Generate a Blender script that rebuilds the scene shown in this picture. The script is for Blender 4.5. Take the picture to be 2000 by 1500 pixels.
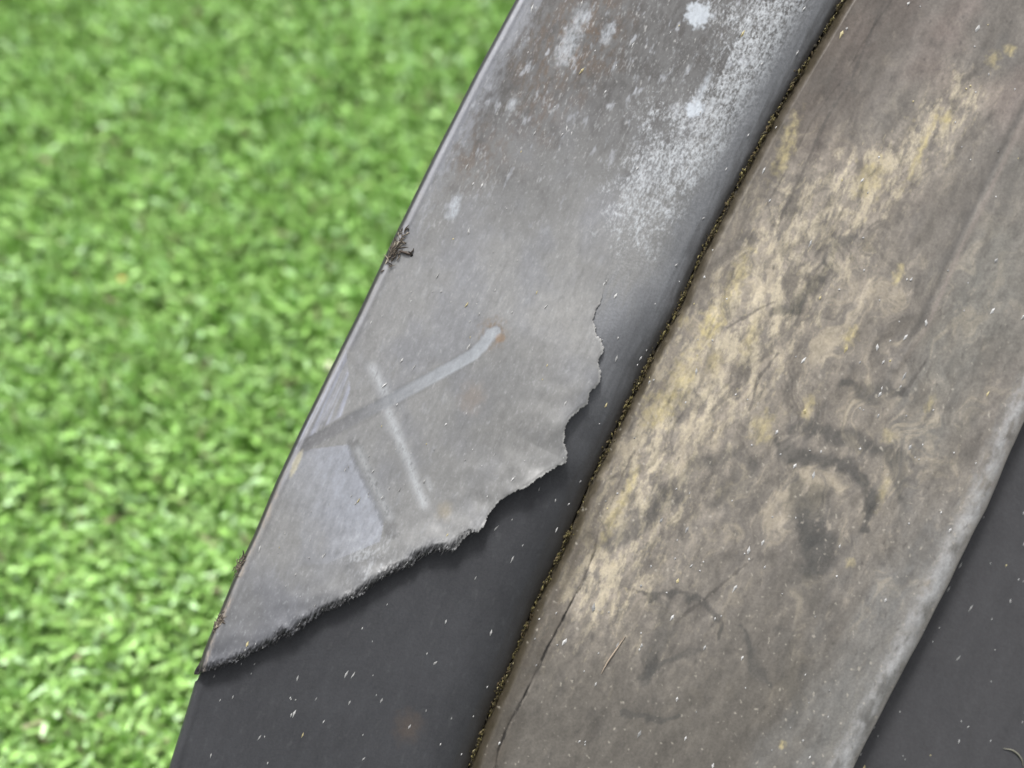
import bpy, math
import numpy as np
from mathutils import Matrix, Vector

for o in list(bpy.data.objects):
    bpy.data.objects.remove(o, do_unlink=True)
scene = bpy.context.scene
COL = scene.collection
R = math.radians
rng = np.random.default_rng(11)

# ------------------------------------------------------------------ camera
CAM_H, TILT, DIST = 0.290, 25.0, 0.1877        # metres, degrees, camera to trim
LENS = 38.6
K = 0.175 / 2000.0                             # one drawing unit of the trim = 0.0875 mm
cam_d = bpy.data.cameras.new('camera')
cam = bpy.data.objects.new('camera', cam_d)
COL.objects.link(cam)
cam.location = (0, 0, CAM_H)
cam.rotation_euler = (R(TILT), 0, 0)
cam_d.lens = LENS
cam_d.sensor_width = 36
cam_d.clip_start = 0.005
cam_d.clip_end = 100
cam_d.dof.use_dof = True
cam_d.dof.focus_distance = DIST
cam_d.dof.aperture_fstop = 8.4
scene.camera = cam

# ------------------------------------------------------------------ light
SUN_EL, SUN_AZ = 54.0, -4.0                   # azimuth from +y towards +x
world = bpy.data.worlds.new('World')
scene.world = world
world.use_nodes = True
nt = world.node_tree
nt.nodes.clear()
wo = nt.nodes.new('ShaderNodeOutputWorld')
bg = nt.nodes.new('ShaderNodeBackground')
sky = nt.nodes.new('ShaderNodeTexSky')
sky.sky_type = 'NISHITA'
sky.sun_disc = False
sky.sun_elevation = R(SUN_EL)
sky.sun_rotation = R(SUN_AZ)
sky.air_density = 0.6
sky.dust_density = 6.0
sky.ozone_density = 0.6
hs = nt.nodes.new('ShaderNodeHueSaturation')
hs.inputs['Saturation'].default_value = 0.13    # overcast: nearly neutral sky
nt.links.new(sky.outputs[0], hs.inputs['Color'])
nt.links.new(hs.outputs[0], bg.inputs['Color'])
bg.inputs['Strength'].default_value = 0.08
nt.links.new(bg.outputs[0], wo.inputs['Surface'])
sun_d = bpy.data.lights.new('sun', 'SUN')
sun_d.energy = 1.5
sun_d.angle = R(10)
sun_d.color = (1.0, 0.985, 0.965)
sun = bpy.data.objects.new('sun', sun_d)
COL.objects.link(sun)
sv = Vector((math.sin(R(SUN_AZ)) * math.cos(R(SUN_EL)), math.cos(R(SUN_AZ)) * math.cos(R(SUN_EL)), math.sin(R(SUN_EL))))
sun.rotation_euler = sv.to_track_quat('Z', 'Y').to_euler()
vs = scene.view_settings
vs.view_transform = 'Standard'
vs.look = 'None'
vs.gamma = 1
vs.use_curve_mapping = False
vs.exposure = 2.05
scene.render.resolution_x, scene.render.resolution_y = 1024, 768

# ------------------------------------------------------------------ numeric helpers
def lin(r, g, b):
    c = np.array([r, g, b], float) / 255.0
    return np.where(c <= 0.04045, c / 12.92, ((c + 0.055) / 1.055) ** 2.4)

def sstep(a, b, x):
    t = np.clip((x - a) / (b - a), 0, 1)
    return t * t * (3 - 2 * t)

def _hash(ix, iy, seed):
    h = (ix.astype(np.int64) * 374761393 + iy.astype(np.int64) * 668265263 + seed * 974634777) & 0xffffffff
    h = ((h ^ (h >> 13)) * 1274126177) & 0xffffffff
    h = h ^ (h >> 16)
    return (h & 0xffff).astype(np.float64) * (2 * math.pi / 65536.0)

def perlin(x, y, seed=0):
    x0 = np.floor(x); y0 = np.floor(y)
    fx = x - x0; fy = y - y0
    u = fx * fx * fx * (fx * (fx * 6 - 15) + 10)
    v = fy * fy * fy * (fy * (fy * 6 - 15) + 10)
    def g(dx, dy):
        a = _hash(x0 + dx, y0 + dy, seed)
        return np.cos(a) * (fx - dx) + np.sin(a) * (fy - dy)
    n0 = g(0, 0) * (1 - u) + g(1, 0) * u
    n1 = g(0, 1) * (1 - u) + g(1, 1) * u
    return (n0 * (1 - v) + n1 * v) * 1.5

def fbm(x, y, seed=0, octv=4, gain=0.55):
    s = 0; a = 1.0; t = 0
    for i in range(octv):
        s = s + a * perlin(x * 2 ** i + 17.3 * i, y * 2 ** i + 9.1 * i, seed + i * 31)
        t += a; a *= gain
    return s / t * 1.6

CA, SA = 0.41, -0.912                          # unit vector up along the strip
def AN(px, py, sa, sp, seed, octv=3, gain=0.55):
    """noise stretched along the strip: sa long, sp wide"""
    a = px * CA + py * SA
    p = px * -SA + py * CA
    return fbm(a / sa, p / sp, seed, octv, gain)

def pdist(px, py, pts):
    """distance to a polyline and the arc parameter (0..1)"""
    pts = np.array(pts, float)
    seg = np.hypot(*(pts[1:] - pts[:-1]).T)
    cum = np.concatenate([[0], np.cumsum(seg)])
    best = np.full(px.shape, 1e9); par = np.zeros(px.shape)
    for i in range(len(pts) - 1):
        a = pts[i]; d = pts[i + 1] - a
        L2 = max(d @ d, 1e-9)
        t = np.clip(((px - a[0]) * d[0] + (py - a[1]) * d[1]) / L2, 0, 1)
        q = np.hypot(px - a[0] - t * d[0], py - a[1] - t * d[1])
        m = q < best
        best = np.where(m, q, best)
        par = np.where(m, (cum[i] + t * seg[i]) / cum[-1], par)
    return best, par

def inpoly(px, py, pts):
    res = np.zeros(px.shape, bool)
    n = len(pts)
    for i in range(n):
        x1, y1 = pts[i]; x2, y2 = pts[(i + 1) % n]
        if y1 == y2: continue
        c = ((y1 > py) != (y2 > py)) & (px < (x2 - x1) * (py - y1) / (y2 - y1) + x1)
        res ^= c
    return res

def ell(px, py, cx, cy, ra, rp, ang=None, soft=0.35, warp=0.25, seed=5, ws=18):
    """soft irregular patch, ra along the strip (or along ang degrees), rp across"""
    if ang is None: c, s = CA, SA
    else: c, s = math.cos(R(ang)), -math.sin(R(ang))
    dx, dy = px - cx, py - cy
    a = (dx * c + dy * s) / ra
    p = (-dx * s + dy * c) / rp
    d = np.hypot(a, p)
    near = d < 2.5
    out = np.zeros(px.shape)
    if near.any():
        dd = d[near] + warp * fbm(px[near] / ws, py[near] / ws, seed, 3)
        out[near] = sstep(1 + soft, 1 - soft, dd)
    return out

def mix(c, col, m):
    return c * (1 - m[..., None]) + np.asarray(col) * m[..., None]

# ------------------------------------------------------------------ outlines of the trim (drawing units)
LP = np.array([(-600, 1320), (-300, 1163), (0, 1008), (144, 930), (303, 849), (447, 778), (487, 759), (613, 700), (725, 644), (841, 587), (941, 540), (1046, 496), (1109, 466), (1200, 428), (1273, 398), (1326, 383), (1398, 362), (1500, 330), (1700, 275), (1950, 215)], float)
GP = np.array([(-600, 2000), (-300, 1822), (0, 1646), (116, 1577), (210, 1521), (349, 1446), (502, 1366), (599, 1325), (716, 1262), (812, 1215), (938, 1154), (1071, 1098), (1177, 1045), (1309, 992), (1383, 959), (1474, 924), (1600, 880), (1950, 775)], float)
EP = np.array([(-600, 2690), (0, 2410), (400, 2215), (700, 2064), (816, 2003), (900, 1966), (996, 1924), (1088, 1878), (1172, 1835), (1228, 1806), (1316, 1760), (1396, 1717), (1492, 1668), (1700, 1570), (1950, 1460)], float)
def Lx(py): return np.interp(py, LP[:, 0], LP[:, 1])
def Gx(py): return np.interp(py, GP[:, 0], GP[:, 1])
def Ex(py): return np.interp(py, EP[:, 0], EP[:, 1]) + 3.0 * fbm(py / 130.0, py * 0 + 5.5, 15, 2)

TEAR = [(372, 1322), (382, 1319), (421, 1308), (463, 1294), (505, 1273), (540, 1256), (554, 1240), (571, 1245), (596, 1221), (638, 1196), (669, 1182), (701, 1165), (746, 1133), (785, 1112), (813, 1102), (816, 1091), (848, 1077), (886, 1077), (904, 1056), (921, 1041), (935, 1042), (956, 1007), (974, 981), (1002, 965), (1030, 951), (1065, 926), (1107, 903), (1110, 893), (1104, 866), (1104, 842), (1114, 818), (1131, 801), (1149, 788), (1155, 766), (1173, 748), (1174, 728), (1171, 707), (1179, 686), (1176, 665), (1166, 650), (1162, 626), (1166, 605), (1176, 581)]
FADE = [(1184, 545), (1196, 500), (1220, 445), (1262, 370), (1320, 280), (1385, 175), (1450, 60), (1500, -20), (1640, -300), (1800, -600)]
FILM_POLY = [(200, 1322)] + TEAR + FADE + [(200, -600)]

# ------------------------------------------------------------------ heights (drawing units, + towards the viewer)
def h_side(px, py):
    xe = px - Lx(py); xr = Gx(py) - px
    t = np.clip(1 - xe / 11.0, 0, 1)
    h = -14 * (1 - np.sqrt(np.clip(1 - t * t, 0, 1)))
    h = h + 1.4 * np.exp(-((xe - 15) / 6.0) ** 2)
    u = np.clip(1 - xr / 125.0, 0, 1)
    h = h - 46 * u ** 2.2
    h = h + 1.2 * AN(px, py, 420, 160, 3, 2) + 0.45 * chalk(px, py)
    return h

def film_data(px, py):
    d, par = pdist(px, py, TEAR)
    inside = inpoly(px, py, FILM_POLY)
    low = sstep(940, 860, px) * 1.0                       # the fibrous lower left run of the tear
    right = sstep(1120, 1160, px) * sstep(900, 760, py)
    fn = AN(px, py, 15, 4.2, 21, 3, 0.7)
    wob = fbm(px / 30, py / 30, 77, 3) * 3.0
    sd = np.where(inside, d, -d) + (2.2 + 4.0 * low) * fn + wob
    return sd, d, low, right, inside

def h_film(px, py, fd=None):
    sd, d, low, right, inside = film_data(px, py) if fd is None else fd
    keep = sstep(555, 700, py)                            # thins out to nothing up the right-hand side
    near_edge = sstep(560, 860, py + (1180 - px) * 1.1)
    A = (0.30 + 0.70 * sstep(1150, 1040, px)) * keep
    T = 0.25 + 10.5 * sstep(120, 800, py) * near_edge
    lift = 17 * A * np.exp(-np.maximum(d, 0) / 62.0)
    lift = lift * (1 + 0.25 * fbm(px / 60, py / 60, 90, 2))
    bev = (5.0 * low + 2.0 * keep) * sstep(8 + 10 * low, 0, d) * (1 + 0.5 * AN(px, py, 16, 4, 23, 2))
    rough = low * sstep(30, 6, d) * AN(px, py, 18, 3.2, 29, 3, 0.8) * 3.2
    h = h_side(px, py) + T + lift - bev + rough
    h = h + 0.15 * AN(px, py, 40, 14, 33, 3)
    # shallow gouge and the rub marks
    gd, _ = pdist(px, py, SCRATCH)
    h = h - 0.3 * sstep(13, 5, gd) + 0.08 * np.exp(-((gd - 14) / 4.0) ** 2)
    # chalk crust
    return h

SCRATCH = [(592, 872), (640, 846), (690, 818), (765, 780), (830, 745), (890, 712), (925, 692), (945, 672), (958, 652), (968, 648)]

def chalk(px, py):
    xr = Gx(py) - px
    band = sstep(62, 96, xr) * sstep(420, 130, xr) * sstep(600, 300, py)
    lump = sstep(0.05, 0.75, fbm(px / 120, py / 120, 40, 3) + 0.15)
    c1 = ell(px, py, 1500, 90, 170, 75, warp=0.5, ws=60, seed=41, soft=0.7)
    c2 = ell(px, py, 1345, 285, 70, 60, warp=0.6, ws=40, seed=42, soft=0.7)
    c3 = ell(px, py, 1245, 405, 80, 60, warp=0.6, ws=40, seed=43, soft=0.7)
    c4 = ell(px, py, 1440, 235, 250, 62, warp=0.5, ws=50, seed=44, soft=0.7)
    m = np.clip(band * (0.22 + 0.5 * lump) + c1 * 0.66 + c2 * 0.66 + c3 * 0.70 + c4 * 0.5, 0, 1) * sstep(22, 60, xr)
    g = AN(px, py, 9, 4.5, 50, 3, 0.8)
    g2 = AN(px, py, 30, 12, 52, 3, 0.7)
    return np.clip(sstep(0.02, 0.5, m) * sstep(-0.35, 1.15, g * 1.0 + g2 * 0.6 + (m - 0.62) * 1.1), 0, 1)

THIN = 62.0
def h_centre(px, py):
    g = px - Gx(py); e = Ex(py) - px
    h = -52 + 27 * sstep(0, 26, g)
    h = h - 44 * np.clip((g - 60) / 720.0, 0, 1.2)
    th = THIN + 16 * (fbm(py / 260, py * 0 + 3.3, 61, 2)) + 24 * sstep(900, 500, py)
    on = sstep(-0.35, 0.1, fbm(py / 90, py * 0 + 8.1, 62, 2) + 0.25 + sstep(1000, 1200, py))
    h = h - 2.5 * np.exp(-((g - th) / 2.2) ** 2) * on * sstep(980, 1120, py)
    h = h + 3.2 * AN(px, py, 260, 90, 64, 3) + 0.3 * AN(px, py, 40, 20, 66, 3)
    h = h + 1.8 * np.exp(-(pdist(px, py, CREASE)[0] / 7.0) ** 2) * sstep(0, 1, 1.0 + 0 * px)
    t = np.clip(1 - (np.interp(py, EP[:, 0], EP[:, 1]) + 4 - px) / 46.0, 0, 1)
    h = h - 15 * t ** 2.6
    return h
CREASE = [(2060, 120), (1985, 255), (1930, 370), (1870, 490), (1805, 640), (1750, 720)]

def h_lower(px, py):
    return -134 + 0.8 * AN(px, py, 300, 120, 71, 2) + 0 * px

# ------------------------------------------------------------------ surface colours (stains, chalk, dirt, wear, painted reflection)
GAIN = 0.465                                   # picture brightness to reflectance
def C(r, g, b): return lin(r, g, b) * GAIN

def col_weather(px, py):
    n1 = fbm(px / 170, py / 170, 100, 4)
    n2 = AN(px, py, 34, 13, 101, 4, 0.65)
    n3 = AN(px, py, 12, 4.5, 102, 3, 0.7)
    xe = px - Lx(py); xr = Gx(py) - px
    c = np.ones(px.shape + (3,)) * C(150, 149, 147)
    # darker grimy upper end
    up = sstep(520, 120, py + 0.10 * (px - 1100) + 70 * n1)
    c = mix(c, C(96, 94, 92), up * (0.70 + 0.38 * sstep(-0.5, 0.5, n2)))
    br = ell(px, py, 1085, 110, 150, 60, warp=0.5, ws=50, seed=103, soft=0.8) * 0.75 + ell(px, py, 930, 300, 60, 45, warp=0.5, ws=30, seed=104, soft=0.8) * 0.6 \
        + ell(px, py, 1180, 70, 100, 50, warp=0.5, ws=50, seed=105, soft=0.8) * 0.55
    c = mix(c, C(108, 92, 78), np.clip(br * sstep(-0.5, 0.5, n2 + 0.4 * n3), 0, 1))
    c = mix(c, C(86, 82, 79), up * sstep(0.0, 0.7, AN(px, py, 60, 26, 106, 4, 0.65)) * 0.8)
    # pale rubbed margin by the free edge
    eb = sstep(62, 6, xe + 26 * n2 + 22 * n1) * sstep(560, 260, py)
    c = mix(c, C(168, 170, 176), eb * 0.75)
    # pale smears
    sm = sstep(0.28, 0.85, AN(px, py, 46, 17, 107, 4, 0.62)) * (0.30 + 0.55 * up)
    c = mix(c, C(186, 188, 192), sm)
    fl = sstep(0.50, 0.95, AN(px, py, 17, 7, 108, 3, 0.6) + 0.2 * n1) * (0.30 + 0.55 * up)
    c = mix(c, C(198, 196, 192), fl * 0.8)
    # middle: soft bluish patches and lower darkening
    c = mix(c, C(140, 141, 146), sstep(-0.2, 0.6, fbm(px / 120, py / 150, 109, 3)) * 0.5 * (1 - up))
    c = mix(c, C(98, 99, 104), sstep(1060, 1270, py + 60 * n1) * 0.85)
    c = mix(c, C(128, 126, 122), ell(px, py, 1000, 850, 140, 120, warp=0.4, ws=80, seed=110, soft=0.9) * 0.5)
    c = mix(c, C(124, 124, 125), ell(px, py, 1010, 720, 60, 50, warp=0.5, ws=50, seed=111, soft=0.9) * 0.3)
    c = mix(c, C(163, 161, 157), ell(px, py, 1110, 620, 110, 50, warp=0.5, ws=60, seed=112, soft=0.9) * 0.6)
    # bluish pale panel by the edge
    q = inpoly(px, py, [(684, 868), (752, 1008), (742, 1058), (640, 1100), (470, 1120), (540, 960), (585, 880)])
    qd, _ = pdist(px, py, [(684, 868), (752, 1008), (752, 1050)])
    qm = np.where(q, 1.0, 0.0) * sstep(150, 20, qd * 0.75 + 40 * n1) * sstep(-1.6, 6, qd)
    c = mix(c, C(172, 175, 183), qm * (0.75 + 0.25 * n2))
    q2 = np.where(inpoly(px, py, [(676, 684), (684, 760), (668, 812), (590, 862), (560, 900)]), 1.0, 0.0)
    c = mix(c, C(172, 174, 184), q2 * np.clip(0.45 + 0.9 * AN(px, py, 120, 5, 115, 2), 0, 1))
    dk, _ = pdist(px, py, [(692, 872), (720, 935), (745, 985), (765, 1040)])
    c = mix(c, C(118, 117, 116), sstep(13, 4, np.abs(dk - 5) + 4 * n3) * 0.6)
    for pts, w, s, a in (([(728, 718), (742, 748), (757, 780)], 19, 120, 0.9), ([(757, 800), (775, 845), (798, 900), (812, 945), (828, 985)], 18, 121, 1.0), ([(700, 880), (722, 930), (745, 975), (760, 1010)], 17, 122, 0.7), ([(835, 935), (840, 955)], 9, 123, 0.6)):
        d, p = pdist(px, py, pts)
        c = mix(c, C(196, 198, 199), sstep(w * 1.05, -w * 0.15, d + 6 * n2 + 6 * n3) * a * np.clip(0.9 + 0.5 * n2 + 0.8 * n3, 0, 1))
    lt = ell(px, py, 720, 1080, 40, 40, warp=0.5, ws=20, seed=124, soft=0.9)
    c = mix(c, C(178, 180, 182), lt * sstep(-0.1, 0.6, n3 + n2) * 0.8)
    # the gouge and its rusty end
    gd, gp = pdist(px, py, SCRATCH)
    gm = sstep(13.5, 9.0, gd + 1.5 * n3)
    gc = lin(122, 121, 122)[None, :] * (1 - sstep(0.10, 0.85, gp))[..., None] + lin(176, 180, 184)[None, :] * sstep(0.10, 0.85, gp)[..., None]
    c = c * (1 - gm[..., None] * 0.85) + gc * GAIN * gm[..., None] * 0.85
    c = mix(c, C(104, 102, 102), sstep(5, 1.5, np.abs(gd - 13)) * 0.18)
    ru = ell(px, py, 962, 652, 30, 26, warp=0.4, ws=14, seed=126, soft=0.5) * (1 - sstep(13, 8, gd))
    c = mix(c, C(132, 110, 88), ru * np.clip(0.35 + 0.8 * n3, 0, 1) * 0.9)
    c = mix(c, C(152, 124, 96), ell(px, py, 978, 660, 10, 8, seed=127) * 0.6)
    c = mix(c, C(154, 143, 133), ell(px, py, 922, 778, 26, 20, warp=0.4, ws=14, seed=128, soft=0.8) * 0.6)
    c = mix(c, C(158, 148, 128), ell(px, py, 868, 998, 16, 12, warp=0.4, ws=14, seed=129, soft=0.8) * 0.6)
    # white drops
    for cx, cy, ra, rp, a in ((1364, 28, 24, 23, 0.95), (1358, 212, 17, 17, 0.98), (1372, 175, 34, 6, 0.7), (1110, 88, 40, 17, 0.62), (1186, 66, 20, 10, 0.6), (886, 404, 22, 10, 0.62), (1000, 205, 16, 8, 0.5), (1135, 30, 20, 14, 0.5)):
        m = ell(px, py, cx, cy, ra, rp, warp=0.45, ws=13, seed=int(cx), soft=0.28 if a > 0.9 else 0.7)
        c = mix(c, C(210, 216, 222), m * a * (1 if a > 0.9 else np.clip(0.8 + 0.6 * n3 + 0.4 * n2, 0, 1)))
    # chalk crust
    c = mix(c, C(206, 209, 211), np.clip(chalk(px, py) * 0.92, 0, 1))
    c = mix(c, C(184, 184, 184), sstep(0.35, 1.0, n3 + 0.5 * n2) * 0.22)
    c = mix(c, C(118, 117, 116), sstep(0.15, 0.9, AN(px, py, 40, 15, 131, 4, 0.7)) * 0.35)
    c = mix(c, C(196, 197, 196), sstep(0.42, 0.95, AN(px, py, 22, 6, 132, 3, 0.75) + 0.5 * sstep(640, 300, py) * fbm(px / 90, py / 90, 133, 3)) * 0.34)
    c = c * np.array([0.975, 0.99, 1.01])
    c = c * (0.94 + 0.13 * n2 + 0.06 * n3 + 0.07 * n1)[..., None]
    return np.clip(c, 0.006, 0.9), up

def col_black(px, py):
    n2 = AN(px, py, 60, 20, 141, 3, 0.6)
    n3 = AN(px, py, 14, 5, 142, 3, 0.7)
    c = np.ones(px.shape + (3,)) * C(67, 68, 71)
    c = c * (1 + 0.10 * n2 + 0.10 * n3 + 0.10 * fbm(px / 150, py / 150, 143, 3))[..., None]
    c = mix(c, C(92, 82, 74), ell(px, py, 798, 1418, 26, 22, warp=0.5, ws=16, seed=144, soft=0.8) * 0.55)
    c = mix(c, C(92, 93, 95), sstep(0.35, 1.0, AN(px, py, 30, 14, 145, 3)) * 0.35)
    return c

def col_side(px, py):
    w, up = col_weather(px, py)
    b = col_black(px, py)
    xr = Gx(py) - px
    n2 = AN(px, py, 90, 12, 150, 3, 0.6)
    roll = np.ones(px.shape + (3,)) * C(145, 147, 151)  # weathered grey with the rolled edge's sky reflection put into the colour
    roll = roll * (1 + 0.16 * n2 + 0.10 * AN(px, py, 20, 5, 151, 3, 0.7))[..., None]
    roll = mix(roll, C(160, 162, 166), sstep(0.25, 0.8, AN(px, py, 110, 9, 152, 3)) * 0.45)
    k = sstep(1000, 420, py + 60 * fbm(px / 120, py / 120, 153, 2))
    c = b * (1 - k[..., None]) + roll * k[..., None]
    wm = sstep(650, 520, py + 50 * n2) * sstep(30, 100, xr + 14 * n2)
    c = c * (1 - wm[..., None]) + w * wm[..., None]
    c = mix(c, C(40, 36, 28), sstep(20, 4, xr + 5 * n2) * 0.75)          # dirt packed in the joint
    c = mix(c, C(60, 56, 50), sstep(44, 14, xr + 10 * n2) * 0.45)
    return np.clip(c, 0.004, 0.9)

def col_centre(px, py):
    g = px - Gx(py); e = Ex(py) - px
    n0 = fbm(px / 240, py / 240, 160, 3)
    n1 = AN(px, py, 150, 60, 161, 4, 0.6)
    n2 = AN(px, py, 46, 24, 162, 4, 0.55)
    n3 = AN(px, py, 20, 10, 163, 3, 0.6)
    c = np.ones(px.shape + (3,)) * C(134, 129, 124)
    c = mix(c, C(112, 110, 108), sstep(-0.1, 0.7, n1 + 0.4 * n2) * 0.75)
    c = mix(c, C(142, 131, 126), sstep(-0.2, 0.5, n0) * sstep(560, 100, py) * 0.8)
    c = mix(c, C(94, 85, 80), sstep(260, 40, g + 50 * n1) * sstep(420, 250, py) * 0.75)
    c = mix(c, C(136, 135, 130), ell(px, py, 1905, 620, 260, 80, warp=0.4, ws=90, seed=164, soft=0.8) * 0.75)
    c = mix(c, C(108, 104, 98), sstep(1080, 1400, py + 90 * n0) * 0.85)
    c = mix(c, C(140, 141, 141), sstep(240, 90, e + 50 * n1) * sstep(900, 1100, py) * 0.55)
    # cream dust rubbed along the middle
    AX = [(1880, 190), (1790, 300), (1640, 400), (1560, 480), (1460, 620), (1330, 790), (1240, 930), (1160, 1110)]
    ad, ap = pdist(px, py, AX)
    fld = np.exp(-(ad / (60 + 105 * sstep(0.1, 0.4, ap))) ** 2)
    c = mix(c, C(172, 163, 152), np.clip(fld * 1.15 + 0.10 * n1, 0, 1) * np.clip(0.58 + 0.6 * n2 + 0.25 * n3, 0, 1))
    wide = np.exp(-(np.hypot((px - 1600) / 330, (py - 760) / 420)) ** 2)
    c = mix(c, C(162, 153, 141), wide * np.clip(0.42 + 0.7 * n1 + 0.4 * n2, 0, 1) * 0.85)
    strk = sstep(0.10, 0.72, AN(px, py, 56, 22, 166, 5, 0.72) + 0.75 * fld - 0.36)
    c = mix(c, C(210, 199, 176), strk * np.clip(fld * 1.35, 0, 1) * 0.9)
    c = mix(c, C(204, 192, 164), sstep(0.45, 0.9, AN(px, py, 24, 9, 167, 3, 0.7)) * np.clip(fld * 1.3, 0.0, 1) * 0.8)
    # yellow lichen bloom
    for cx, cy, ra, rp, a in ((1545, 250, 30, 9, 0.8), (1532, 300, 40, 13, 0.8), (1850, 232, 16, 9, 0.9), (1800, 290, 70, 6, 0.8), (1700, 350, 34, 22, 0.7), (1440, 545, 55, 14, 0.7), (1390, 635, 34, 18, 0.9), (1335, 628, 12, 12, 0.6), (1395, 710, 22, 12, 0.7), (1330, 745, 50, 20, 0.7), (1285, 800, 34, 22, 0.85), (1226, 955, 50, 8, 0.8), (1190, 1030, 40, 9, 0.7), (1660, 655, 16, 12, 0.9), (1490, 835, 26, 18, 0.6), (1580, 795, 22, 12, 0.55), (1755, 535, 20, 8, 0.7), (1465, 660, 40, 10, 0.5), (1975, 98, 9, 9, 0.9), (1940, 115, 14, 12, 0.5), (1815, 790, 22, 6, 0.5), (1735, 850, 14, 12, 0.45), (1725, 960, 26, 8, 0.5), (1530, 1452, 8, 7, 0.9), (1662, 1100, 8, 8, 0.5)):
        m = ell(px, py, cx, cy, ra, rp, warp=0.8, ws=16, seed=int(cx + cy), soft=0.7)
        c = mix(c, C(208, 194, 146), m * a * np.clip(0.75 + 0.7 * n3, 0, 1))
    cw = fbm(px / 130, py / 130, 196, 3) * 60; cv = fbm(px / 110, py / 150, 197, 3) * 60
    cf = 0.75 * AN(px + cw, py + cv, 170, 70, 195, 5, 0.62) + 0.35 * AN(px + cw, py + cv, 60, 14, 198, 4, 0.7)
    wf = np.clip(wide * 1.15 + fld * 0.5, 0, 1)
    c = mix(c, C(100, 96, 91), sstep(0.05, -0.5, cf) * (0.22 + 0.33 * wf))
    c = mix(c, C(206, 194, 172), sstep(0.05, 0.60, cf) * wf * 0.60)
    wx_ = px + 16 * fbm(px / 70, py / 70, 191, 3); wy_ = py + 16 * fbm(px / 70, py / 70, 192, 3)
    # dark rubbed swirls and wet-looking marks
    for pts, w, a in (([(1545, 842), (1610, 846), (1670, 856), (1735, 880), (1760, 930), (1762, 975)], 15, 0.75), ([(1520, 860), (1545, 900), (1600, 896), (1660, 912), (1690, 950), (1702, 1010), (1690, 1040)], 13, 0.75), ([(1545, 945), (1580, 990), (1605, 1050), (1590, 1110)], 34, 0.8), ([(1190, 1065), (1290, 985), (1360, 920), (1420, 880)], 20, 0.55), ([(1470, 905), (1440, 960), (1400, 985)], 34, 0.5), ([(1505, 612), (1555, 595), (1590, 550), (1612, 515)], 13, 0.7), ([(1615, 510), (1640, 480), (1660, 455)], 10, 0.65), ([(1640, 745), (1690, 770), (1760, 762)], 14, 0.7), ([(1250, 1162), (1310, 1158), (1372, 1168), (1395, 1205), (1405, 1240)], 7, 0.65), ([(1295, 1170), (1300, 1210), (1285, 1270), (1260, 1330)], 20, 0.55), ([(1225, 1330), (1290, 1300), (1360, 1272)], 8, 0.5), ([(1450, 1225), (1475, 1290), (1495, 1335)], 12, 0.6), ([(1215, 1395), (1275, 1405), (1335, 1396)], 5, 0.6), ([(1530, 1240), (1555, 1330), (1560, 1400)], 22, 0.35), ([(1600, 1190), (1570, 1130), (1580, 1060)], 30, 0.35)):
        d, p = pdist(wx_, wy_, pts)
        ww = w * (0.45 + 0.55 * np.sin(np.clip(p, 0.03, 0.97) * math.pi)) * 1.55
        c = mix(c, C(76, 77, 77), sstep(1.25, 0.3, (d + 5 * n2 + 7 * n1) / ww) * a * 0.95 * np.clip(0.9 + 0.5 * n1, 0.3, 1))
    c = mix(c, C(96, 93, 90), sstep(0.12, 0.75, AN(px, py, 70, 34, 193, 4, 0.62)) * 0.42)
    c = mix(c, C(190, 180, 166), sstep(0.30, 0.9, AN(px, py, 50, 26, 194, 4, 0.66)) * np.clip(wide * 1.2 + 0.15, 0, 1) * 0.6)
    # fold lines
    cd, _ = pdist(px, py, CREASE)
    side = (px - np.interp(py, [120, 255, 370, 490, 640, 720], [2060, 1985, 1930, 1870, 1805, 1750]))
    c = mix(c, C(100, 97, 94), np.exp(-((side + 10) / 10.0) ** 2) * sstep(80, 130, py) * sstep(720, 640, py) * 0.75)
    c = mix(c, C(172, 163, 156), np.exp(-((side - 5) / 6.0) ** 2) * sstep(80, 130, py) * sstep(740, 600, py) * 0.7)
    for pts in ([(1660, 160), (1610, 240), (1570, 330), (1520, 440)], [(1715, 30), (1690, 90), (1665, 150)], [(1470, 1092), (1400, 1150), (1350, 1190), (1318, 1216)], [(1520, 690), (1480, 740), (1465, 800)], [(1810, 700), (1790, 735), (1760, 770)], [(1420, 640), (1480, 605), (1510, 590)]):
        d, _ = pdist(px, py, pts)
        c = mix(c, C(92, 88, 85), sstep(4.6, 0.8, d + 1.8 * n3 + 1.5 * n2) * 0.6)
    # dark narrow lip by the joint, split line
    lip = sstep(88, 40, g + 18 * n1 + 8 * n2) * (0.55 + 0.45 * sstep(880, 1100, py))
    c = mix(c, C(84, 78, 70), lip * np.clip(0.75 + 0.5 * n2, 0, 1) * 0.85)
    th = THIN + 16 * (fbm(py / 260, py * 0 + 3.3, 61, 2)) + 24 * sstep(900, 500, py)
    on = sstep(-0.35, 0.1, fbm(py / 90, py * 0 + 8.1, 62, 2) + 0.25 + sstep(1000, 1200, py))
    c = mix(c, C(34, 32, 30), sstep(3.4, 0.8, np.abs(g - th + 3 * n2) + 1.8 * n3) * on * np.clip(0.75 + 0.9 * fbm(py / 55, py * 0 + 4.4, 68, 3), 0, 1) * (0.3 + 0.6 * sstep(980, 1120, py)))
    c = mix(c, C(66, 59, 43), sstep(34, 8, g + 9 * n2) * 0.9)
    # worn pale outer margin
    wm = sstep(84, 4, np.abs(e - 24 + 8 * n1) * 2.0 + 34 * n2 + 22 * n3)
    c = mix(c, C(192, 193, 195), wm * np.clip(0.5 + 0.8 * n2 + 0.5 * n1, 0.12, 0.85))
    c = mix(c, C(150, 146, 142), sstep(12, 0, e + 6 * n2) * 0.8)
    # grey pits and pale grains
    c = mix(c, C(92, 89, 86), sstep(0.55, 1.0, AN(px, py, 26, 12, 171, 3)) * 0.5)
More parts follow.
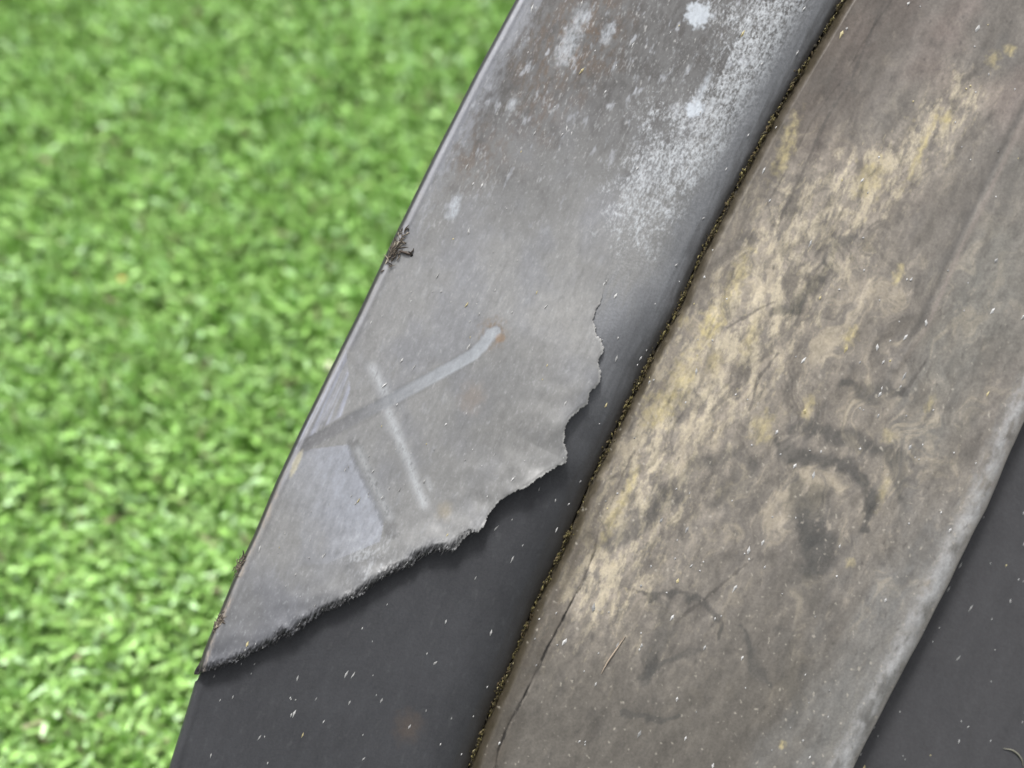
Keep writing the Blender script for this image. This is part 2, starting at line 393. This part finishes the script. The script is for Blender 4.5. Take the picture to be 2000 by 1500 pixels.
    c = mix(c, C(196, 190, 178), sstep(0.72, 1.05, fbm(px / 11, py / 13, 172, 2)) * 0.6 * sstep(400, 900, py))
    c = c * np.array([0.99, 0.985, 0.965])
    c = c * (0.97 + 0.12 * n2 + 0.10 * n3 + 0.07 * n0)[..., None]
    return np.clip(c, 0.005, 0.9)

def col_lower(px, py):
    c = np.ones(px.shape + (3,)) * C(74, 74, 76)
    return c * (1 + 0.10 * AN(px, py, 80, 30, 181, 3) + 0.08 * AN(px, py, 14, 6, 182, 3))[..., None]

# ------------------------------------------------------------------ mesh helpers
def to_local(px, py, h):
    z = h * K
    f = 1 - z / DIST
    return np.stack([(px - 1000) * K * f, (750 - py) * K * f, z + 0 * px], -1)

def make_mesh(name, verts, faces, cols=None, smooth=True):
    """faces: (n,3) or (n,4) int array"""
    me = bpy.data.meshes.new(name)
    verts = np.asarray(verts, np.float32).reshape(-1, 3)
    faces = np.asarray(faces, np.int32)
    nf, k = faces.shape
    me.vertices.add(len(verts)); me.vertices.foreach_set('co', verts.ravel())
    me.loops.add(nf * k); me.loops.foreach_set('vertex_index', faces.ravel())
    me.polygons.add(nf)
    me.polygons.foreach_set('loop_start', np.arange(0, nf * k, k, dtype=np.int32))
    me.polygons.foreach_set('loop_total', np.full(nf, k, np.int32))
    me.polygons.foreach_set('use_smooth', np.full(nf, smooth, bool))
    me.update(calc_edges=True)
    me.validate()
    if cols is not None:
        a = me.color_attributes.new('tint', 'FLOAT_COLOR', 'POINT')
        cc = np.ones((len(verts), 4), np.float32)
        cc[:, :3] = np.asarray(cols, np.float32).reshape(-1, 3)
        a.data.foreach_set('color', cc.ravel())
    return me

def add(name, me, mat, parent=None, matrix=None, **props):
    o = bpy.data.objects.new(name, me)
    COL.objects.link(o)
    if me is not None and mat is not None: me.materials.append(mat)
    if parent is not None: o.parent = parent
    if matrix is not None: o.matrix_world = matrix
    for k, v in props.items(): o[k] = v
    return o

def grid_faces(nr, nc):
    i = np.arange(nr * nc).reshape(nr, nc)
    return np.stack([i[:-1, :-1], i[1:, :-1], i[1:, 1:], i[:-1, 1:]], -1).reshape(-1, 4)

def tint_mat(name, rough=0.5, spec=0.3, bump=0.0, bscale=4000.0, coat=0.0, fine=0.0, sheen_noise=0.0):
    m = bpy.data.materials.new(name)
    m.use_nodes = True
    t = m.node_tree
    b = t.nodes['Principled BSDF']
    ca = t.nodes.new('ShaderNodeVertexColor'); ca.layer_name = 'tint'
    out = ca.outputs['Color']
    tc = t.nodes.new('ShaderNodeTexCoord')
    if fine > 0:
        nz = t.nodes.new('ShaderNodeTexNoise'); nz.inputs['Scale'].default_value = bscale
        nz.inputs['Detail'].default_value = 4
        t.links.new(tc.outputs['Object'], nz.inputs['Vector'])
        mr = t.nodes.new('ShaderNodeMapRange')
        mr.inputs['From Min'].default_value = 0.3; mr.inputs['From Max'].default_value = 0.7
        mr.inputs['To Min'].default_value = 1 - fine; mr.inputs['To Max'].default_value = 1 + fine
        t.links.new(nz.outputs['Fac'], mr.inputs['Value'])
        mx = t.nodes.new('ShaderNodeVectorMath'); mx.operation = 'SCALE'
        t.links.new(out, mx.inputs[0]); t.links.new(mr.outputs[0], mx.inputs['Scale'])
        out = mx.outputs[0]
    t.links.new(out, b.inputs['Base Color'])
    b.inputs['Roughness'].default_value = rough
    b.inputs['Specular IOR Level'].default_value = spec
    if coat: b.inputs['Coat Weight'].default_value = coat
    if sheen_noise > 0:
        n2 = t.nodes.new('ShaderNodeTexNoise'); n2.inputs['Scale'].default_value = 160
        n2.inputs['Detail'].default_value = 5
        t.links.new(tc.outputs['Object'], n2.inputs['Vector'])
        m2 = t.nodes.new('ShaderNodeMapRange')
        m2.inputs['From Min'].default_value = 0.3; m2.inputs['From Max'].default_value = 0.7
        m2.inputs['To Min'].default_value = rough - sheen_noise; m2.inputs['To Max'].default_value = rough + sheen_noise
        t.links.new(n2.outputs['Fac'], m2.inputs['Value'])
        t.links.new(m2.outputs[0], b.inputs['Roughness'])
    if bump > 0:
        n3 = t.nodes.new('ShaderNodeTexNoise'); n3.inputs['Scale'].default_value = bscale * 0.6
        n3.inputs['Detail'].default_value = 3
        t.links.new(tc.outputs['Object'], n3.inputs['Vector'])
        bp = t.nodes.new('ShaderNodeBump'); bp.inputs['Strength'].default_value = bump
        bp.inputs['Distance'].default_value = 0.0002
        t.links.new(n3.outputs['Fac'], bp.inputs['Height'])
        t.links.new(bp.outputs['Normal'], b.inputs['Normal'])
    return m

M_RUBBER = tint_mat('black_rubber', 0.46, 0.24, 0.25, 2600, fine=0.10, sheen_noise=0.07)
M_FILM = tint_mat('weathered_layer', 0.42, 0.42, 0.07, 2600, fine=0.06, sheen_noise=0.08)
M_DIRTY = tint_mat('dirty_rubber', 0.55, 0.25, 0.14, 2200, fine=0.12, sheen_noise=0.08)
M_DIRT = tint_mat('dirt', 0.8, 0.2, 0.0, fine=0.15)
M_DUST = tint_mat('dust', 0.6, 0.3, 0.0)
M_FIBRE = tint_mat('fibre', 0.55, 0.3, 0.0)

# ------------------------------------------------------------------ ground under the turf
def turf_ground():
    m = bpy.data.materials.new('turf_backing'); m.use_nodes = True
    t = m.node_tree; b = t.nodes['Principled BSDF']
    nz = t.nodes.new('ShaderNodeTexNoise'); nz.inputs['Scale'].default_value = 220
    nz.inputs['Detail'].default_value = 5
    cr = t.nodes.new('ShaderNodeValToRGB')
    cr.color_ramp.elements[0].color = (0.012, 0.022, 0.006, 1)
    cr.color_ramp.elements[1].color = (0.05, 0.085, 0.02, 1)
    tc = t.nodes.new('ShaderNodeTexCoord')
    t.links.new(tc.outputs['Object'], nz.inputs['Vector'])
    t.links.new(nz.outputs['Fac'], cr.inputs['Fac'])
    t.links.new(cr.outputs[0], b.inputs['Base Color'])
    b.inputs['Roughness'].default_value = 0.9
    n = 60
    xs, ys = np.meshgrid(np.linspace(-1.5, 1.5, n), np.linspace(-1.2, 1.8, n))
    v = np.stack([xs, ys, 0.0006 * fbm(xs * 30, ys * 30, 7, 2)], -1)
    add('ground', make_mesh('ground', v, grid_faces(n, n)[:, ::-1]), m, kind='structure')
turf_ground()

# ------------------------------------------------------------------ the trim
trim = bpy.data.objects.new('rubber_guard', None)
COL.objects.link(trim)
trim.empty_display_size = 0.02
cr_, sr_ = math.cos(R(TILT)), math.sin(R(TILT))
trim.location = (0, DIST * sr_, CAM_H - DIST * cr_)
trim.rotation_euler = (R(TILT), 0, 0)
trim['label'] = 'worn black rubber guard with torn grey surface layer and dirty centre band above the turf'
trim['category'] = 'rubber guard'
TM = Matrix.Translation(trim.location) @ Matrix.Rotation(R(TILT), 4, 'X')

ROWS = np.concatenate([np.arange(-340, -16, 12.0), np.arange(-16, 1516, 1.9), np.arange(1516, 1840, 12.0)])

def strip(name, left, right, ncol, hfun, cfun, mat, wall_l, wall_r, gamma=1.0):
    t = np.linspace(0, 1, ncol)
    py = np.repeat(ROWS[:, None], ncol, 1)
    l = left(ROWS)[:, None]; r = right(ROWS)[:, None]
    px = l + (r - l) * t[None, :]
    h = hfun(px, py); c = cfun(px, py)
    # side walls: two extra columns each side, turned down and under
    def wall(j, sgn, depth):
        a = np.stack([px[:, j] - sgn * 0.6, px[:, j] + sgn * 6], 1)
        hh = np.stack([h[:, j] - 6, np.full(len(ROWS), depth)], 1)
        return a, np.repeat(ROWS[:, None], 2, 1), hh, np.zeros((len(ROWS), 2, 3)) + C(48, 48, 50)
    la, lb, lh, lc = wall(0, 1, wall_l)
    ra, rb, rh, rc = wall(-1, -1, wall_r)
    px = np.concatenate([la[:, ::-1], px, ra], 1)
    py = np.concatenate([lb, py, rb], 1)
    h = np.concatenate([lh[:, ::-1], h, rh], 1)
    c = np.concatenate([lc, c, rc], 1)
    v = to_local(px, py, h)
    me = make_mesh(name, v, grid_faces(*px.shape), c)
    return add(name, me, mat, trim)

EDGE_IN = 5.0
def side_left(r): return Lx(r) + EDGE_IN * (r < 1330) * sstep(1345, 1318, r)
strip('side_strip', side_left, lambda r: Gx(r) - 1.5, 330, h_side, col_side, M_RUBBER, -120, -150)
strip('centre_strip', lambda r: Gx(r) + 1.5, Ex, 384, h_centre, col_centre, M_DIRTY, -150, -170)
ROWS_ = ROWS
ROWS = np.arange(-340, 1840, 6.0)
strip('lower_strip', lambda r: Ex(r) - 40, lambda r: Ex(r) * 0 + 2900, 180, h_lower, col_lower, M_RUBBER, -170, -200)
ROWS = ROWS_

strip('joint_seal', lambda r: Gx(r) - 26, lambda r: Gx(r) + 24, 24, lambda x, y: -57 + 1.5 * AN(x, y, 30, 9, 75, 3), lambda x, y: np.ones(x.shape + (3,)) * C(40, 36, 28), M_DIRT, -150, -150)

# torn surface layer
def build_film():
    rows = np.concatenate([np.arange(-340, -16, 12.0), np.arange(-16, 1345, 1.8)])
    xs = np.arange(-1.0, 620, 1.8)
    py = np.repeat(rows[:, None], len(xs), 1)
    px = Lx(rows)[:, None] + xs[None, :]
    nib = 6 * np.exp(-((py - 1312) / 14.0) ** 2) * np.exp(-xs[None, :] / 20)
    px = px - nib
    xr = Gx(py) - px
    fd = film_data(px, py)
    sd = fd[0]
    ins = (sd > 0) & (xr > 62)
    h = h_film(px, py, fd)
    # left margin wraps down over the edge
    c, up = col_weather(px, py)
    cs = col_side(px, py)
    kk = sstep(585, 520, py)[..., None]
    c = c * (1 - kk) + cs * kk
    d, low = fd[1], fd[2]
    xe = px - Lx(py)
    fib = AN(px, py, 20, 3.2, 201, 3, 0.8)
    band = low * sstep(19, 9, d + 4 * fib)
    c = mix(c, C(44, 44, 46), band * np.clip(0.75 - 0.8 * fib, 0, 1))
    c = mix(c, C(150, 150, 152), band * sstep(0.45, 0.95, fib) * 0.6)
    c = mix(c, C(190, 189, 186), sstep(7, 2, d) * (1 - low) * sstep(560, 650, py) * np.clip(0.6 + 0.5 * fib, 0, 1) * 0.75)
    # split brown ply along the lower free edge, painted shade and highlight of the rounded edge
    tan = sstep(900, 990, py) * sstep(17, 7, xe + 5 * fib + 5 * fbm(py / 45, py * 0, 203, 2))
    c = mix(c, C(166, 156, 144), tan * np.clip(0.55 + 0.8 * fib + 0.8 * fbm(py / 24, px / 9, 206, 3), 0, 1))
    c = mix(c, C(96, 88, 80), tan * sstep(0.1, 0.6, AN(px, py, 60, 3, 207, 3)) * 0.6)
    c = mix(c, C(204, 198, 174), ell(px, py, 578, 905, 26, 6, seed=205, ws=9) * 0.8)
    c = mix(c, C(44, 43, 44), sstep(7.5, 5.0, xe) * 0.9)  # shaded outer side of the rounding, put into the colour
    c = mix(c, C(190, 190, 198), np.exp(-((xe - 13) / 3.2) ** 2) * sstep(1000, 900, py) * 0.35)  # highlight along the crest, painted as a pale line
    nr, nc = px.shape
    idx = np.arange(nr * nc).reshape(nr, nc)
    q = np.stack([idx[:-1, :-1], idx[1:, :-1], idx[1:, 1:], idx[:-1, 1:]], -1)
    m = ins[:-1, :-1] & ins[1:, :-1] & ins[1:, 1:] & ins[:-1, 1:]
    F = q[m]
    used = np.unique(F)
    remap = -np.ones(nr * nc, np.int64); remap[used] = np.arange(len(used))
    F = remap[F]
    fx, fy, fh = px.ravel()[used], py.ravel()[used], h.ravel()[used]
    fc = c.reshape(-1, 3)[used]
    top = to_local(fx, fy, fh)
    hb = np.maximum(fh - 5.5, h_side(np.maximum(fx, Lx(fy) + EDGE_IN), fy) + 0.15)
    hb = np.minimum(hb, fh - 0.2)
    bot = to_local(fx, fy, hb)
    n = len(used)
    # rim
    e = np.concatenate([F[:, [0, 1]], F[:, [1, 2]], F[:, [2, 3]], F[:, [3, 0]]])
    key = np.minimum(e[:, 0], e[:, 1]) * n + np.maximum(e[:, 0], e[:, 1])
    u, first, cnt = np.unique(key, return_index=True, return_counts=True)
    be = e[first[cnt == 1]]
    be = be[~((fy[be[:, 0]] < 575) & (fx[be[:, 0]] > 1120))]          # no rim where the layer has thinned to nothing
    rim = np.stack([be[:, 1], be[:, 0], be[:, 0] + n, be[:, 1] + n], -1)
    faces = np.concatenate([F, F[:, ::-1] + n, rim])
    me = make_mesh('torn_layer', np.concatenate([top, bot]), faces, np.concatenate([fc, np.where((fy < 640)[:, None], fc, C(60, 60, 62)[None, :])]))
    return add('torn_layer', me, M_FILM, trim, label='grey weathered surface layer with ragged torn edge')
film = build_film()

def surf_h(px, py):
    """height of whatever is on top at a point of the trim"""
    h = np.where(px < Gx(py), h_side(px, py), np.where(px < Ex(py), h_centre(px, py), h_lower(px, py)))
    fd = film_data(px, py)
    on = (fd[0] > 2) & (Gx(py) - px > 72) & (px > Lx(py))
    return np.where(on, h_film(px, py, fd), h), on

# ------------------------------------------------------------------ small loose matter
OCT_V = np.array([(1, 0, 0), (-1, 0, 0), (0, 1, 0), (0, -1, 0), (0, 0, 1), (0, 0, -1)], float)
OCT_F = np.array([(0, 2, 4), (2, 1, 4), (1, 3, 4), (3, 0, 4), (2, 0, 5), (1, 2, 5), (3, 1, 5), (0, 3, 5)])
def crumbs(px, py, h, la, lp, lh, ang, cols, jit=0.35):
    n = len(px)
    v = OCT_V[None] * (1 + jit * rng.uniform(-1, 1, (n, 6, 1)))
    v = v + 0.15 * rng.normal(0, 1, (n, 6, 3)) * (jit > 0)
    a, p, z = v[..., 0] * la[:, None], v[..., 1] * lp[:, None], v[..., 2] * lh[:, None]
    c, s = np.cos(ang)[:, None], np.sin(ang)[:, None]
    X = px[:, None] + a * c - p * s
    Y = py[:, None] - (a * s + p * c)
    V = to_local(X, Y, h[:, None] + z)
    F = OCT_F[None] + 6 * np.arange(n)[:, None, None]
    return V.reshape(-1, 3), F.reshape(-1, 3), np.repeat(cols[:, None], 6, 1).reshape(-1, 3)

def tubes(paths, rads, cols, sides=4):
    """paths (n,k,3) local metres, rads (n,k)"""
    n, k, _ = paths.shape
    tan = np.gradient(paths, axis=1)
    tan /= np.linalg.norm(tan, axis=2, keepdims=True) + 1e-12
    ref = np.array([0.23, 0.31, 0.92])
    b1 = np.cross(tan, ref); b1 /= np.linalg.norm(b1, axis=2, keepdims=True) + 1e-12
    b2 = np.cross(tan, b1)
    an = np.arange(sides) * 2 * math.pi / sides
    V = paths[:, :, None, :] + rads[:, :, None, None] * (np.cos(an)[None, None, :, None] * b1[:, :, None, :] + np.sin(an)[None, None, :, None] * b2[:, :, None, :])
    base = (np.arange(n) * k * sides)[:, None, None]
    i = np.arange(k - 1)[None, :, None] * sides; j = np.arange(sides)[None, None, :]; j2 = (j + 1) % sides
    F = np.stack(np.broadcast_arrays(base + i + j, base + i + j2, base + i + sides + j2, base + i + sides + j), -1).reshape(-1, 4)
    return V.reshape(-1, 3), F, np.repeat(cols[:, None], k * sides, 1).reshape(-1, 3)

# frayed fibres hanging from the lower tear
def frayed():
    n = 620
    pts = np.array(TEAR[1:21], float)
    seg = np.hypot(*(pts[1:] - pts[:-1]).T); cum = np.concatenate([[0], np.cumsum(seg)])
    s = rng.uniform(0, cum[-1], n)
    x0 = np.interp(s, cum, pts[:, 0]); y0 = np.interp(s, cum, pts[:, 1])
    back = rng.uniform(2, 13, n)
    x0 = x0 - 0.28 * back; y0 = y0 - 0.95 * back
    ang = np.radians(rng.normal(236, 13, n))                # pointing down-left along the grain
    L = rng.uniform(5, 12, n) * (0.6 + 0.4 * sstep(390, 480, x0))
    k = 4
    t = np.linspace(0, 1, k)[None, :]
    bend = rng.normal(0, 3.0, n)[:, None]
    X = x0[:, None] + np.cos(ang)[:, None] * L[:, None] * t - np.sin(ang)[:, None] * bend * t * t
    Y = y0[:, None] - np.sin(ang)[:, None] * L[:, None] * t + np.cos(ang)[:, None] * bend * t * t
    fd = film_data(x0, y0)
    h0 = h_film(x0, y0, fd) + rng.uniform(-2.5, 0.8, n)
    H = h0[:, None] - rng.uniform(0, 4, n)[:, None] * t * t
    H = np.maximum(H, h_side(X, Y) + 6 * sstep(395, 460, X))
    X = np.maximum(X, Lx(Y) + 3)
    P = to_local(X, Y, H)
    r = (rng.uniform(0.45, 1.0, n)[:, None] * np.linspace(1, 0.35, k)[None, :]) * K
    g = rng.choice([48, 66, 86, 112, 150, 185], n, p=[.34, .28, .18, .12, .06, .02])
    cols = np.stack([lin(v, v, v) * GAIN for v in g])
    V, F, Cc = tubes(P, r, cols, 3)
    add('frayed_fibres', make_mesh('frayed_fibres', V, F, Cc), M_FIBRE, film, kind='stuff')
frayed()

# moss and grit packed in the joint
def joint_moss():
    n = 3800
    py = rng.uniform(-60, 1560, n)
    cl = fbm(py / 40, py * 0 + 1.7, 301, 3)
    wid = 1.9 + 2.4 * sstep(0.0, 0.8, cl) + 3.0 * np.exp(-((py - 850) / 30) ** 2) + 2.0 * np.exp(-((py - 650) / 60) ** 2)
    off = rng.normal(0, 1, n) * wid + 1.5
    off = np.clip(off, -13, 17)
    keep = rng.uniform(0, 1, n) < np.clip(0.45 + 0.9 * cl, 0.10, 1)
    py, off, wid = py[keep], off[keep], wid[keep]
    n = len(py)
    px = Gx(py) + off
    h = np.where(off < 0, h_side(np.minimum(px, Gx(py) - 3), py), h_centre(np.maximum(px, Gx(py) + 3), py)) + rng.uniform(-1.5, 2.5, n)
    h = np.where(np.abs(off) < 4, h + 4 + rng.uniform(0, 5, n), h)
    big = rng.uniform(0, 1, n) ** 3
    la = 1.3 + 4.6 * big; lp = 0.8 + 1.6 * big; lh = 0.8 + 1.4 * big
    ang = np.radians(rng.normal(64, 22, n))
    pal = np.array([C(80, 72, 46), C(112, 103, 64), C(146, 136, 90), C(50, 45, 34), C(186, 176, 134), C(100, 87, 62)])
    cols = pal[rng.choice(6, n, p=[.30, .26, .09, .18, .02, .15])]
    V, F, Cc = crumbs(px, py, h, la, lp, lh, ang, cols)
    add('joint_moss', make_mesh('joint_moss', V, F, Cc, False), M_DIRT, matrix=TM, kind='stuff',
        label='olive and brown moss grit packed along the joint between the two strips', category='moss')
joint_moss()

# pale dust flecks lying on the trim
def dust():
    n = 1650
    px = rng.uniform(320, 2020, n); py = rng.uniform(-10, 1510, n)
    ok = (px > Lx(py) + 22)
    dens = np.where(px < Gx(py), 0.42, 0.34) * (0.55 + 0.45 * sstep(300, 700, py))
    dens = np.where(px > Ex(py), 0.30, dens)
    ok &= rng.uniform(0, 1, n) < dens + 0.25 * fbm(px / 200, py / 200, 311, 2)
    ok &= np.abs(px - Gx(py)) > 14
    px, py = px[ok], py[ok]; n = len(px)
    # a twin fleck beside some of them
    h, on = surf_h(px, py)
    b = rng.uniform(0, 1, n) ** 3.0
    la = 2.4 + 7.0 * b; lp = 1.1 + 1.1 * b; lh = 0.9 + 0.7 * b
    ang = np.radians(rng.normal(62, 9, n))
    ctr = (px > Gx(py)) & (px < Ex(py))
    lp = np.where(ctr, lp * 1.6, lp)
    v = rng.uniform(0.45, 1.0, n)
    cols = np.stack([lin(208, 208, 206) * GAIN * q for q in v])
    yl = (rng.uniform(0, 1, n) < 0.10)
    cols[yl] = C(196, 184, 140)
    V, F, Cc = crumbs(px, py, h + 0.4, la, lp, lh, ang, cols, 0.25)
    add('dust_flecks', make_mesh('dust_flecks', V, F, Cc, False), M_DUST, matrix=TM, kind='stuff',
        label='tiny pale dust flecks scattered over the rubber guard', category='dust')
dust()

# dirt clumps caught on the free edge
def clump(cx, cy, size, nf, label, seed, arm=True, tone=1.0):
    g = np.random.default_rng(seed)
    X0 = cx + g.normal(0, 0.17, nf) * size; Y0 = cy - g.normal(0, 0.55, nf) * size
    X0 = X0 - 0.46 * (Y0 - cy)
    k = 5; t = np.linspace(0, 1, k)[None]
    ang = np.radians(g.normal(60, 30, nf)); L = g.uniform(0.15, 0.5, nf) * size
    bend = g.normal(0, 0.22, nf)[:, None] * size
    X = X0[:, None] + np.cos(ang)[:, None] * L[:, None] * (t - 0.5) - np.sin(ang)[:, None] * bend * t * t
    Y = Y0[:, None] - np.sin(ang)[:, None] * L[:, None] * (t - 0.5) - np.cos(ang)[:, None] * bend * t * t
    hb = np.where(X > Lx(Y), surf_h(np.maximum(X, Lx(Y) + 3), Y)[0], -8.0)
    H = hb + g.uniform(0.3, 0.10 * size, nf)[:, None] + g.normal(0, 1.0, (nf, k))
    r = g.uniform(0.6, 1.5, nf)[:, None] * np.array([0.6, 1, 1, 0.9, 0.4])[None] * K
    pal = np.array([C(92, 84, 74), C(118, 109, 96), C(68, 62, 55), C(150, 140, 124), C(178, 170, 154)]) * tone
    cols = pal[g.choice(5, nf, p=[.34, .26, .24, .11, .05])]
    V, F, Cc = tubes(to_local(X, Y, H), r, cols, 4)
    if arm:
        pth = np.array([[(cx + 6, cy + 6, 8), (cx + 16, cy + 9, 9), (cx + 24, cy + 12, 8), (cx + 30, cy + 13, 6)], [(cx + 24, cy + 8, 8), (cx + 29, cy + 10, 8), (cx + 31, cy + 14, 6), (cx + 27, cy + 19, 5)], [(cx + 22, cy + 12, 6), (cx + 29, cy + 9, 8), (cx + 33, cy + 5, 8), (cx + 34, cy + 1, 6)]], float)
        P = to_local(pth[..., 0], pth[..., 1], pth[..., 2])
        V2, F2, C2 = tubes(P, np.array([[2.2, 2.6, 2.6, 2.0], [1.2, 2.4, 2.6, 1.0], [1, 1.8, 1.4, .6]]) * K, np.array([C(84, 74, 66), C(46, 42, 38), C(60, 54, 48)]), 6)
        F = np.concatenate([F, F2 + len(V)]); V = np.concatenate([V, V2]); Cc = np.concatenate([Cc, C2])
    org = to_local(np.array(cx, float), np.array(cy, float), np.array(0.0))
    me = make_mesh('dirt_clump', V - org, F, Cc)
    add('dirt_clump', me, M_DIRT, matrix=TM @ Matrix.Translation(Vector(org)), label=label, category='dirt', group='dirt clumps on the free edge of the rubber guard')
clump(774, 484, 34, 90, 'largest brown dirt clump, with a side twig, on the upper free edge', 5)
clump(468, 1100, 19, 60, 'small brown fibrous dirt clump on the lower free edge, upper of two', 6, False, 1.2)
clump(426, 1216, 17, 60, 'small brown fibrous dirt clump on the lower free edge, nearest the torn tip', 7, False, 1.3)

def straw(pts, rad, col, name, label, cat, sides=6):
    pts = np.array(pts, float)
    t = np.linspace(0, 1, len(pts)); tt = np.linspace(0, 1, 12)
    X, Y = np.interp(tt, t, pts[:, 0]), np.interp(tt, t, pts[:, 1])
    H = surf_h(X, Y)[0] + rad * 0.9
    org = to_local(X[:1], Y[:1], H[:1])[0]
    P = (to_local(X, Y, H) - org)[None]
    r = rad * K * np.clip(np.sin(np.linspace(0.25, 2.9, 12)), 0.2, 1)[None]
    V, F, Cc = tubes(P, r, np.array([col]), sides)
    add(name, make_mesh(name, V, F, Cc), M_FIBRE, matrix=TM @ Matrix.Translation(Vector(org)), label=label, category=cat)
straw([(1174, 1316), (1186, 1294), (1204, 1268), (1222, 1242)], 1.7, C(176, 160, 142), 'straw_bit', 'short pinkish straw sliver lying on the dirty centre band', 'straw')
straw([(1960, 1462), (1978, 1465), (1990, 1474), (1997, 1486), (1999, 1498)], 1.9, C(132, 130, 116), 'lint_curl', 'curled pale lint thread on the black strip at the lower right corner', 'lint')

# ------------------------------------------------------------------ artificial turf
def turf():
    x0, x1, y0, y1 = -0.23, 0.13, -0.04, 0.37
    n = int((x1 - x0) * (y1 - y0) * 1e4 * 70)
    bx = rng.uniform(x0, x1, n); by = rng.uniform(y0, y1, n)
    # tufts
    tx = np.round(bx / 0.0042) * 0.0042 + rng.normal(0, 0.0009, n); ty = np.round(by / 0.0042) * 0.0042 + rng.normal(0, 0.0009, n)
    bx = bx * 0.55 + tx * 0.45; by = by * 0.55 + ty * 0.45
    k = 4
    t = np.linspace(0, 1, k)[None]
    az = rng.uniform(0, 2 * math.pi, n) + 0.8 * fbm(bx * 40, by * 40, 401, 2)
    L = rng.uniform(0.010, 0.015, n) * (1 + 0.15 * fbm(bx * 60, by * 60, 402, 2))
    lean = rng.beta(2.0, 2.0, n) * 1.25
    curl = rng.uniform(0.1, 1.5, n)
    th = lean[:, None] * 0.45 + curl[:, None] * t ** 1.3               # angle from vertical along the blade
    ds = L[:, None] / (k - 1)
    r = np.concatenate([np.zeros((n, 1)), np.cumsum((np.sin(th) * ds)[:, :-1], 1)], 1)
    z = np.concatenate([np.zeros((n, 1)), np.cumsum((np.cos(th) * ds)[:, :-1], 1)], 1)
    crimp = 0.0007 * np.sin(t * 9 + rng.uniform(0, 6, n)[:, None])
    cx = bx[:, None] + np.cos(az)[:, None] * r - np.sin(az)[:, None] * crimp
    cy = by[:, None] + np.sin(az)[:, None] * r + np.cos(az)[:, None] * crimp
    w = rng.uniform(0.0006, 0.0011, n)[:, None] * np.array([0.9, 1, 0.95, 0.45])[None]
    tw = az + math.pi / 2 + rng.normal(0, 0.45, n)
    wx = np.cos(tw)[:, None] * w; wy = np.sin(tw)[:, None] * w
    wz = w * rng.normal(0, 0.35, n)[:, None]
    A = np.stack([cx - wx, cy - wy, z - wz], -1); B = np.stack([cx + wx, cy + wy, z + wz], -1)
    V = np.stack([A, B], 2).reshape(-1, 3)
    base = (np.arange(n) * k * 2)[:, None]; i = np.arange(k - 1)[None] * 2
    F = np.stack([base + i, base + i + 1, base + i + 3, base + i + 2], -1).reshape(-1, 4)
    pal = np.array([(0.24, 0.41, 0.11), (0.31, 0.50, 0.16), (0.40, 0.60, 0.245), (0.12, 0.24, 0.045), (0.25, 0.37, 0.13), (0.50, 0.69, 0.40), (0.23, 0.19, 0.14)])
    pick = rng.choice(7, n, p=[.22, .25, .20, .14, .09, .08, .02])
    cols = pal[pick] * (1 + 0.12 * rng.normal(0, 1, n))[:, None]
    cols = np.clip(cols, 0.01, 0.8)
    cols = np.repeat(cols[:, None], k * 2, 1).reshape(-1, 3)
    m = bpy.data.materials.new('turf_blade'); m.use_nodes = True
    tr = m.node_tree; b = tr.nodes['Principled BSDF']
    ca = tr.nodes.new('ShaderNodeVertexColor'); ca.layer_name = 'tint'
    tl = tr.nodes.new('ShaderNodeBsdfTranslucent')
    mx = tr.nodes.new('ShaderNodeMixShader'); mx.inputs[0].default_value = 0.28
    tr.links.new(ca.outputs[0], b.inputs['Base Color']); tr.links.new(ca.outputs[0], tl.inputs['Color'])
    b.inputs['Roughness'].default_value = 0.42
    b.inputs['Specular IOR Level'].default_value = 0.4
    tr.links.new(b.outputs[0], mx.inputs[1]); tr.links.new(tl.outputs[0], mx.inputs[2])
    tr.links.new(mx.outputs[0], tr.nodes['Material Output'].inputs['Surface'])
    add('artificial_turf', make_mesh('artificial_turf', V, F, cols), m, kind='stuff',
        label='bright green artificial turf below the rubber guard', category='turf')
turf()

# small leaf scraps lying in the turf
def scrap(u, v, size, col, label, seed):
    g = np.random.default_rng(seed)
    ray = Vector(((u - 1000) / 1000 * 18 / LENS, (750 - v) / 1000 * 18 / LENS, -1)); ray = Matrix.Rotation(R(TILT), 3, 'X') @ ray
    t = (CAM_H - 0.0125) / -ray.z
    p = Vector((0, 0, CAM_H)) + ray * t
    n = 7
    a, b = np.meshgrid(np.linspace(-1, 1, n), np.linspace(-1, 1, n))
    wd = np.sqrt(np.clip(1 - a ** 2, 0.02, 1))
    X = a * size; Y = b * size * 0.55 * wd; Z = size * (0.25 * a ** 2 - 0.2 * b ** 2 + 0.12 * g.normal(0, 1, a.shape))
    V = np.concatenate([np.stack([X, Y, Z], -1).reshape(-1, 3), np.stack([X, Y, Z - size * 0.08], -1).reshape(-1, 3)])
    F = grid_faces(n, n); F = np.concatenate([F[:, ::-1], F + n * n])
    cc = np.repeat(np.array(col)[None], len(V), 0) * (1 + 0.15 * g.normal(0, 1, (len(V), 1)))
    add('leaf_scrap', make_mesh('leaf_scrap', V, F, np.clip(cc, 0, 1)), M_FIBRE, matrix=Matrix.Translation(p) @ Matrix.Rotation(g.uniform(0, 6), 4, 'Z'), label=label, category='leaf scrap', group='leaf scraps in the turf')
scrap(238, 543, 0.0012, (0.42, 0.26, 0.08), 'tiny orange leaf scrap lying in the turf left of the rubber guard', 3)
scrap(643, 714, 0.0016, (0.62, 0.60, 0.46), 'tiny cream scrap in the turf right beside the free edge of the rubber guard', 4)
